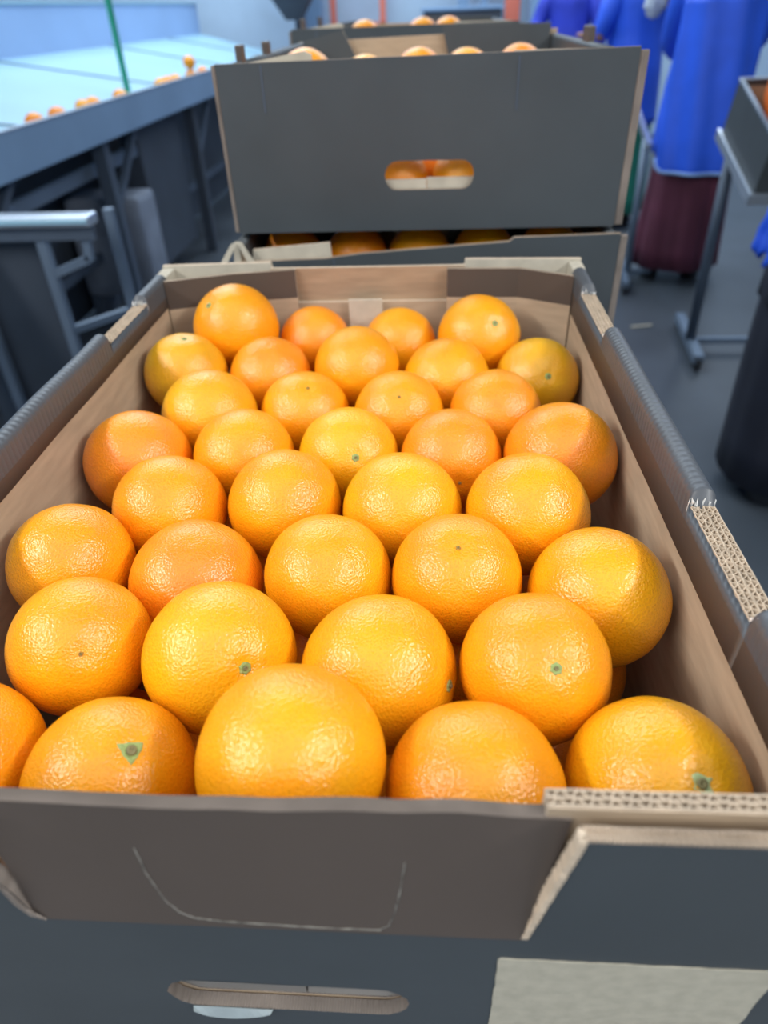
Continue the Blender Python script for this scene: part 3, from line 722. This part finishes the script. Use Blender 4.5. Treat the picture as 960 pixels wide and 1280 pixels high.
bm = bmesh.new(); bar(bm, (-1.66, cy0, .33), (-1.66, cy1, .33), .03, .04); cvp('lower_rail', bm, 'frame_grey')
GP = 'oranges along the edge of the sorting table'
CVO = [(-1.447, 2.80, 'nearest orange on the sorting table, at the left end of the row', 'r'), (-1.447, 2.99, 'second orange along the sorting table from the left', 'r'),
       (-1.447, 3.24, 'left one of two touching oranges left of the green pole', 'n'), (-1.447, 3.34, 'right one of two touching oranges left of the green pole', 'n'),
       (-1.447, 3.66, 'orange at the foot of the green pole', 'n'), (-1.447, 4.26, 'first orange of the group right of the green pole', 'n'),
       (-1.447, 4.38, 'second orange of the group right of the green pole', 'n'), (-1.447, 4.52, 'third orange of the group right of the green pole', 'n'),
       (-1.447, 4.84, 'sorting-table orange with another riding on top of it', 'n'), (-1.447, 5.10, 'last orange on the sorting table before the carton corner', 'r')]
for x, y, lab, h in CVO: put_orange((x, y, .9955), .0365, None, lab, GP, None, h)
put_orange((-1.447, 4.84, 1.0675), .0355, None, 'orange riding on top of another on the sorting table', GP, None, 'n')
bm = bmesh.new(); tube(bm, [(0, 0, 0), (0, 0, 1.9)], .0155, 12); t = obj('pole', bm, M['green'], loc=(-1.520, 3.955, .974)); tag(t, 'green painted pole rising from the sorting table', 'pole')

# cabinet under the line and steel stand at the left
t = empty('motor_cabinet', (-1.58, 3.60, 0)); tag(t, 'grey worn motor cabinet standing under the sorting table', 'cabinet')
obj('body', bx(-.205, .175, -.12, .12, .12, .60, .03), M['cabinet'], t); obj('door', bx(-.19, .02, -.132, -.120, .17, .44, .004), M['cabinet'], t)
obj('grille', bx(.035, .060, -.130, -.120, .16, .46, .002), M['dark_panel'], t)
for sx in (-.17, .14): obj('foot', bx(sx-.02, sx+.02, -.12, .12, 0, .12), M['frame_grey'], t)
t = empty('side_bench', (-1.235, 2.05, 0)); tag(t, 'stainless steel bench end projecting in from the left edge', 'bench')
obj('bench_top', bx(-.14, .305, -.12, -.055, .838, .868, .008), M['steel'], t)
obj('edge_bead', bx(-.14, .30, -.126, -.112, .848, .862, .004), M['belt'], t, )
obj('apron_panel', bx(-.14, .30, -.10, -.085, .80, .838), M['frame_grey'], t)
for x, y in ((.135, -.08), (.27, .10), (-.11, -.08)): obj('leg', bx(x-.014, x+.014, y-.014, y+.014, 0, .84, .002), M['frame_lite'], t)
bm = bmesh.new(); bar(bm, (.135, -.08, .70), (.26, -.08, .745), .022); obj('brace', bm, M['frame_lite'], t)
bm = bmesh.new(); bar(bm, (.27, -.08, .84), (.26, -.08, .74), .022); obj('brace', bm, M['frame_lite'], t)
bm = bmesh.new(); bar(bm, (.135, -.08, .53), (.27, .10, .53), .022); obj('brace', bm, M['frame_lite'], t)
obj('side_panel', bx(-.13, .09, -.04, -.03, .05, .80), M['dark_panel'], t)

# ------------------------------------------------------------------ packing stands at the right
st = empty('packing_stand', (1.157, 2.985, 0)); tag(st, 'steel stand with a tilted tray and one front post, at the right edge', 'stand')
bm = bmesh.new(); tube(bm, [(.0, 0, .06), (-.012, 0, .80)], .021, 12); obj('post', bm, M['frame_grey'], st)
bm = bmesh.new(); bar(bm, (.045, .31, .05), (-.02, -.20, .05), .04, .035); obj('foot', bm, M['frame_lite'], st)
bm = bmesh.new(); bar(bm, (0, 0, .055), (.42, 0, .055), .025); obj('crossbar', bm, M['frame_lite'], st)
bm = bmesh.new(); bar(bm, (.465, .31, .05), (.40, -.20, .05), .04, .035); obj('foot', bm, M['frame_lite'], st)
bm = bmesh.new(); tube(bm, [(.42, 0, .06), (.41, 0, .78)], .021, 12); obj('post', bm, M['frame_grey'], st)
for y in (.28, -.18):
    bm = bmesh.new(); tube(bm, [(.03 if y > 0 else -.03, y, .03), (.055 if y > 0 else -.005, y, .03)], .03, 14); obj('caster', bm, M['shoe'], st)
TX = R(18)
def tilt(p): # tray frame: origin at the near lower edge
    x, y, z = p; return (x-.022, y*math.cos(TX)-z*math.sin(TX)-.30, y*math.sin(TX)+z*math.cos(TX)+.705)
def tbox(x0, x1, y0, y1, z0, z1, bev=0):
    bm = bx(x0, x1, y0, y1, z0, z1, bev)
    for v in bm.verts: v.co = tilt(v.co)
    return bm
obj('tray', tbox(0, .46, 0, .46, -.012, -.002), M['frame_lite'], st)
obj('tray_edge', tbox(-.012, 0, -.012, .47, -.018, .022, .003), M['steel'], st)
obj('tray_edge', tbox(-.012, .47, -.014, 0, -.018, .022, .003), M['steel'], st)
c4 = empty('fruit_carton', (1.157, 2.985, 0)); tag(c4, 'small grey-black carton tilted on the steel stand at right', 'carton', 'fruit cartons')
hb = .205
obj('side_wall', tbox(.002, .008, .004, .45, 0, hb), M['black'], c4); obj('side_wall', tbox(.40, .406, .004, .45, 0, hb), M['black'], c4)
obj('end_wall', tbox(.008, .40, .004, .010, 0, hb), M['black'], c4); obj('end_wall', tbox(.008, .40, .444, .45, 0, hb), M['black'], c4)
obj('carton_base', tbox(.008, .40, .01, .444, .001, .006), M['kraft'], c4)
for b in (tbox(.008, .013, .01, .444, .006, hb-.022), tbox(.395, .40, .01, .444, .006, hb-.022), tbox(.013, .395, .01, .015, .006, hb-.022), tbox(.013, .395, .439, .444, .006, hb-.022)): obj('liner', b, M['kraft'], c4)
obj('rim', tbox(-.002, .014, 0, .455, hb-.004, hb+.004, .002), M['frame_lite'], c4, ); obj('rim', tbox(.014, .40, .440, .455, hb-.004, hb+.004, .002), M['frame_lite'], c4)
obj('paper_liner', tbox(.015, .30, .016, .10, .10, hb+.002, .01), M['torn'], c4)
# net bag standing in the far half of the carton
bm = bmesh.new(); bmesh.ops.create_icosphere(bm, subdivisions=4, radius=1)
for v in bm.verts:
    d = v.co.normalized(); r = 1 + .16*abs(noise.noise(d*2.6)) + (.25*max(0, d.z-.75)); v.co = Vector((d.x*.095, d.y*.072, d.z*.165))*r
for v in bm.verts: v.co.z += .0
nb = obj('net_bag', bm, M['net'], smooth=True, loc=(1.285, 2.90, 1.03)); tag(nb, 'orange net bag of fruit standing in the tilted carton at the right edge', 'bag')
tr = empty('steel_trolley', (1.10, 3.95, 0)); tag(tr, 'slim steel trolley frame between the two workers in blue', 'trolley')
bm = bmesh.new(); tube(bm, [(.0, 0, .05), (-.02, 0, .72)], .018, 10); obj('post', bm, M['frame_lite'], tr)
bm = bmesh.new(); bar(bm, (-.01, -.05, .69), (-.055, .22, .86), .022, .03); obj('handle', bm, M['steel'], tr)
bm = bmesh.new(); bar(bm, (-.05, -.20, .05), (.03, .22, .05), .03); bar(bm, (0, 0, .06), (.13, .02, .06), .02); obj('foot', bm, M['frame_lite'], tr)
bm = bmesh.new(); tube(bm, [(-.06, -.18, .025), (-.035, -.18, .025)], .025, 12); obj('caster', bm, M['shoe'], tr)

# ------------------------------------------------------------------ workers
def skin_body(root, H, arms, feet=((-.10, 0), (.10, 0)), lean=0):
    """one continuous figure: pelvis root, legs, spine, neck, head, arms ending in hands"""
    J = {}; V = []; E = []; Rr = []
    def v(p, r, par=None):
        V.append(Vector(p)); Rr.append(r); i = len(V)-1
        if par is not None: E.append((par, i))
        return i
    s = H/1.68
    pel = v((0, 0, .93*s), (.145*s, .10*s))
    wa = v((0, lean*.2, 1.08*s), (.12*s, .085*s), pel); ch = v((0, lean*.6, 1.25*s), (.145*s, .10*s), wa); sh = v((0, lean, 1.37*s), (.13*s, .085*s), ch)
    nk = v((0, lean*1.1, 1.44*s), (.05*s, .05*s), sh)
    for sx, (fx, fy) in zip((-1, 1), feet):
        hp = v((sx*.09*s, 0, .86*s), (.095*s, .095*s), pel); kn = v((fx*.95, fy*.5+.02, .48*s), (.062*s, .062*s), hp)
        cf = v((fx, fy*.8-.005, .32*s), (.056*s, .056*s), kn); an = v((fx, fy, .09*s), (.037*s, .037*s), cf); v((fx*1.1, fy-.05*0+.0, .04), (.04*s, .035*s), an)
    hands = []
    for sx, (el, wr) in zip((-1, 1), arms):
        s0 = v((sx*.18*s, lean, 1.36*s), (.058*s, .055*s), sh); e = v(el, (.042*s, .042*s), s0); w = v(wr, (.027*s, .024*s), e)
        d = (Vector(wr)-Vector(el)).normalized(); pm = Vector(wr)+d*.055; p = v(pm, (.036*s, .018*s), w); hands.append((pm, d))
        side = d.cross(Vector((0, 0, 1))).normalized() if abs(d.z) < .95 else Vector((1, 0, 0))
        for k, ln in enumerate((.070, .080, .075, .060)):
            a = pm + d*.02 + side*(k-1.5)*.019; b = a + d*ln*.5; c = b + d*ln*.42 + Vector((0, 0, -.012))
            f0 = v(a, (.0095, .0095), p); f1 = v(b, (.009, .009), f0); v(c, (.007, .007), f1)
        t0 = v(pm - d*.02 - side*.034, (.012, .012), p); v(pm + d*.02 - side*.055, (.009, .009), t0)
    me = bpy.data.meshes.new('body'); me.from_pydata(V, E, []); o = bpy.data.objects.new('body', me); C.objects.link(o); o.parent = root
    sk = o.modifiers.new('skin', 'SKIN'); sk.use_smooth_shade = True
    lay = me.skin_vertices[0].data
    for i, (a, b) in enumerate(Rr): lay[i].radius = (a, b)
    lay[0].use_root = True
    o.modifiers.new('sub', 'SUBSURF').levels = 1; o.modifiers['sub'].render_levels = 2
    me.materials.append(M['skin'])
    # head with brow, nose, chin, ears: child skin-toned mesh
    bm = bmesh.new(); bmesh.ops.create_icosphere(bm, subdivisions=4, radius=1)
    for q in bm.verts:
        d = q.co.copy(); x, y, z = d
        face = max(0, y); w = 1 - .22*max(0, -z)**1.2
        px, py, pz = x*.075*w, y*.093*(1-.10*max(0, -z)), z*.118
        py += .022*math.exp(-((x/.16)**2 + ((z+.08)/.20)**2))*(y > 0)                     # nose
        py -= .010*math.exp(-(((abs(x)-.36)/.16)**2 + ((z-.06)/.12)**2))*(y > 0)          # eye sockets
        py += .006*math.exp(-((x/.30)**2 + ((z+.46)/.07)**2))*(y > 0)                     # mouth
        px += math.copysign(.016, x)*math.exp(-(((abs(x)-.98)/.14)**2 + (y/.16)**2 + ((z+.02)/.26)**2))   # ears
        q.co = (px*s, py*s + lean*1.15, pz*s + 1.565*s)
    obj('head', bm, M['skin'], root, True)
    bm = bmesh.new(); bmesh.ops.create_icosphere(bm, subdivisions=4, radius=1)
    for q in list(bm.verts):
        x, y, z = q.co; q.co = (x*.083*s, y*.100*s - .012 + lean*1.15, z*.118*s + 1.585*s)
    bmesh.ops.delete(bm, geom=[q for q in bm.verts if q.co.z < 1.53*s + max(0, (q.co.y-lean*1.15))*.95], context='VERTS')
    obj('hair', bm, M['hair'], root, True)
    return hands
def cloth(root, name, rings, m, folds=7, amp=.02, seg=72, seed=0, th=.004, label=None):
    """rings: (z, cx, cy, rx, ry, foldscale)"""
    bm = bmesh.new(); prev = None
    zs = []
    for (a, b) in zip(rings, rings[1:]):
        for k in range(6): t = k/6; zs.append([a[i]+(b[i]-a[i])*t for i in range(6)])
    zs.append(list(rings[-1]))
    for z, cx, cy, rx, ry, fs in zs:
        ring = []
        for i in range(seg):
            t = 2*math.pi*i/seg; d = 1 + fs*amp*(math.sin(folds*t + seed + 1.2*math.sin(2*t+z*2)) + .5*math.sin((folds*2+1)*t + seed*2+z*3)) + .02*noise.noise(Vector((math.cos(t)*2+seed, math.sin(t)*2, z*4)))
            ring.append(bm.verts.new((cx + rx*d*math.cos(t), cy + ry*d*math.sin(t), z)))
        if prev:
            for i in range(seg): bm.faces.new((prev[i], prev[(i+1)%seg], ring[(i+1)%seg], ring[i]))
        prev = ring
    bmesh.ops.recalc_face_normals(bm, faces=bm.faces[:])
    o = obj(name, bm, M[m], root, True); md = o.modifiers.new('s', 'SOLIDIFY'); md.thickness = th; md.offset = 1
    if label: o['label'] = label
    return o
def sleeve(root, sh, el, wr, m, r=(.075, .062, .045)):
    bm = bmesh.new(); sh, el, wr = Vector(sh), Vector(el), Vector(wr); pts = [sh, sh.lerp(el, .5), el, el.lerp(wr, .5), el.lerp(wr, .92)]
    tube(bm, pts, [r[0], (r[0]+r[1])/2, r[1], (r[1]+r[2])/2, r[2]], 20, True); o = obj('sleeve', bm, M[m], root, True)
    o.modifiers.new('sub', 'SUBSURF').render_levels = 1; return o
def shoe(root, x, y, m='shoe', ang=0):
    bm = bmesh.new(); bmesh.ops.create_icosphere(bm, subdivisions=3, radius=1)
    for v in bm.verts:
        a, b, c = v.co; v.co = Vector((a*.048*(1-.15*b), b*.13, max(-.45, c)*.06*(1-.3*b)))
        v.co.z += .028
    bm.transform(Matrix.Rotation(ang, 4, 'Z')); obj('shoe', bm, M[m], root, True, (x, y+.05, 0))
def worker(loc, rz, H, label, coat, skirt, hem, ch=1.0, arms=None, apron=False, feet=((-.10, 0), (.10, 0)), wid=1.0):
    root = empty('person', loc, rz); tag(root, label, 'person', 'workers at the packing stands')
    arms = arms or (((-.27, .06, 1.08), (-.22, .30, 1.02)), ((.27, .06, 1.08), (.22, .30, 1.02)))
    skin_body(root, H, arms, feet); s = H/1.68
    cloth(root, 'coat', [(1.43*s, 0, 0, .075, .07, .1), (1.40*s, 0, 0, .17, .10, .2), (1.30*s, 0, 0, .205*wid, .135, .4), (1.12*s, 0, 0, .19*wid, .14, .7), (.92*s, 0, 0, .215*wid, .165, 1), (hem, 0, 0, .235*wid, .18, 1.1)], coat, 6, .022, seed=H*9)
    for sx, (el, wr) in zip((-1, 1), arms): sleeve(root, (sx*.17*s, 0, 1.35*s), el, wr, coat)
    if skirt: cloth(root, 'skirt', [(.95*s, 0, 0, .16, .13, .3), (.7*s, 0, 0, .20*wid, .16, .8), (ch, 0, 0, .245*wid, .20, 1.3)], skirt, 9, .035, seed=H*5)
    for fx, fy in feet: shoe(root, fx*1.1, fy)
    return root
# main worker: royal blue apron-coat over a maroon skirt, back towards us
w1 = worker((1.375, 4.08, 0), R(-12), 1.70, 'worker in royal blue with pale hem over a long maroon skirt', 'royal', 'maroon', .635, .075, wid=.92,
       arms=(((-.20, .14, 1.10), (-.13, .36, 1.04)), ((.20, .14, 1.10), (.13, .36, 1.04))))
# apron sheet hanging over the coat with a bound pale hem and rounded corner
bm = bmesh.new(); NX, NZ = 28, 30; grid = []
for j in range(NZ+1):
    row = []
    for i in range(NX+1):
        u = i/NX; vv = j/NZ; ang = R(-150 + 118*u); z = .565 + .72*vv
        if u < .16: z += (.055*(1-(1-(.16-u)/.16)**.5 if False else ((.16-u)/.16)**2*1.0))*(1-vv)
        rx = .225 + .012*math.sin(u*17+vv*3); ry = .20 + .012*math.sin(u*17+vv*3)
        row.append(bm.verts.new((rx*math.cos(ang)*(1-.06*vv), ry*math.sin(ang)*(1-.10*vv)-.02*(1-vv), z)))
    grid.append(row)
for j in range(NZ):
    for i in range(NX): bm.faces.new((grid[j][i], grid[j][i+1], grid[j+1][i+1], grid[j+1][i]))
hemp = [v.co.copy() for v in grid[0]]; 
ap = obj('apron', bm, M['royal'], w1, True); md = ap.modifiers.new('s', 'SOLIDIFY'); md.thickness = .004; md.offset = -1
bm = bmesh.new(); tube(bm, hemp, .0085, 8); hm = obj('apron_hem', bm, M['trim_lite'], ap, True); hm['label'] = 'pale blue bound hem'
worker((1.265, 5.25, 0), R(20), 1.66, 'worker in a blue coat over a green skirt, half hidden', 'royal', 'teal', .63, .10, wid=.86,
       arms=(((-.25, .02, 1.08), (-.18, .26, 1.10)), ((.26, -.05, 1.12), (.16, -.10, 1.22))))
worker((1.12, 6.9, 0), R(160), 1.66, 'worker in deep blue, left one of the two farthest back', 'deep', 'navy', .55, .2, wid=.85)
worker((1.66, 7.0, 0), R(190), 1.72, 'worker in deep blue, right one of the two farthest back', 'deep', 'navy', .55, .2, wid=.85)
bm = bmesh.new(); bmesh.ops.create_icosphere(bm, subdivisions=4, radius=1)
for v in bm.verts:
    d = v.co.normalized(); v.co = Vector((d.x*.055, d.y*.05, d.z*.075))*(1+.25*noise.noise(d*2.2))
t = obj('work_glove', bm, M['glove'], smooth=True, loc=(1.27, 4.93, 1.265)); tag(t, 'bundle of pale grey cloth beside the green-skirted worker', 'cloth')
# near right worker: navy trousers, mostly outside the frame
w4 = worker((1.11, 1.93, 0), R(-95), 1.70, 'nearest worker, dark navy clothes, cut off by the right edge', 'navy', None, .60, wid=.98,
       arms=(((-.27, .08, 1.10), (-.10, .30, 1.02)), ((.27, .10, 1.10), (.10, .32, 1.02))), feet=((-.09, .02), (.09, -.02)))
cloth(w4, 'long_apron', [(1.15, 0, -.01, .185, .15, .3), (.8, 0, -.01, .19, .165, .6), (.06, 0, -.01, .18, .16, .8)], 'navy', 7, .02, seed=3)
for sx in (-.08, .08):
    bm = bmesh.new(); tube(bm, [(sx*.85, 0, .93), (sx, .0, .70), (sx, .01, .48), (sx, .0, .28), (sx, -.005, .07)], [.10, .085, .075, .07, .07], 24); obj('trouser_leg', bm, M['navy'], w4, True)
bm = bmesh.new(); NX, NZ = 14, 10; grid = []
for j in range(NZ+1):
    grid.append([bm.verts.new((-.07+.14*i/NX + .005*math.sin(j), -.205 - .010*math.sin(i*1.1) - .02*(1-j/NZ), .725 + .11*j/NZ + .012*math.cos(i*.7)*(1-j/NZ))) for i in range(NX+1)])
for j in range(NZ):
    for i in range(NX): bm.faces.new((grid[j][i], grid[j][i+1], grid[j+1][i+1], grid[j+1][i]))
o = obj('cloth_flap', bm, M['royal'], w4, True); md = o.modifiers.new('s', 'SOLIDIFY'); md.thickness = .006; o['label'] = 'royal blue cloth hanging at the front'
# small straw scrap on the floor
bm = bmesh.new(); bar(bm, (-.05, 0, 0), (.05, .02, 0), .012, .006); t = obj('card_scrap', bm, M['kraft_pale'], loc=(1.03, 3.28, .004)); tag(t, 'thin strip of card lying on the floor right of the carton', 'scrap')

# ------------------------------------------------------------------ light
def area(name, loc, sx, sy, power, col, rot=(0, 0, 0)):
    l = bpy.data.lights.new(name, 'AREA'); l.shape = 'RECTANGLE'; l.size = sx; l.size_y = sy; l.energy = power; l.color = col
    o = bpy.data.objects.new(name, l); C.objects.link(o); o.location = loc; o.rotation_euler = rot; return o
def aim(o, p): o.rotation_euler = (Vector(p)-o.location).to_track_quat('-Z', 'Y').to_euler()
WARM = (1, 1, .98)
a = area('lamp_left', (-2.0, -.9, 2.65), .22, 2.9, 66, WARM, (0, R(-52), 0))
a = area('lamp_right', (2.0, -.9, 2.65), .22, 2.9, 66, WARM, (0, R(52), 0))
area('fill_hall', (-1.8, 5.8, 3.9), 3.6, 6.0, 310, (.78, .90, 1))  # unseen soft fill, added to light the far hall bluish
area('fill_hall', (2.2, 6.6, 3.9), 3.4, 4.4, 170, (.80, .90, 1))  # second unseen fill added for the right of the far hall
w = bpy.data.worlds.new('world'); bpy.context.scene.world = w; w.use_nodes = True
w.node_tree.nodes['Background'].inputs[0].default_value = (.6, .75, 1, 1); w.node_tree.nodes['Background'].inputs[1].default_value = .3
a = area('fill_overhead', (0, -1.6, 3.9), 7, 4.6, 125, (.90, .96, 1))  # broad unseen fill, added to brighten the near carton's end wall
# ------------------------------------------------------------------ camera
cam = bpy.data.cameras.new('camera'); co = bpy.data.objects.new('camera', cam); C.objects.link(co)
Yd = Vector((59, -635, 858)).normalized(); D = Vector((49, 1160, 858)); D = (D - Yd*D.dot(Yd)).normalized(); Xd = D.cross(Yd)
rows = [Xd, Yd, -D]        # world axes expressed in camera (x right, y down, z forward)
cols = [Vector((rows[0][k], rows[1][k], rows[2][k])) for k in range(3)]
mw = Matrix((( cols[0].x, -cols[1].x, -cols[2].x, 0), (cols[0].y, -cols[1].y, -cols[2].y, 0), (cols[0].z, -cols[1].z, -cols[2].z, ZC), (0, 0, 0, 1)))
co.matrix_world = mw
cam.sensor_fit = 'VERTICAL'; cam.sensor_height = 36; cam.sensor_width = 27; cam.lens = 858/1280*36; cam.clip_start = .01; cam.clip_end = 100
cam.dof.use_dof = True; cam.dof.focus_distance = .37; cam.dof.aperture_fstop = 6.6
S = bpy.context.scene; S.camera = co
S.view_settings.view_transform = 'Standard'; S.view_settings.look = 'None'; S.view_settings.exposure = 0; S.view_settings.gamma = 1; S.view_settings.use_curve_mapping = False
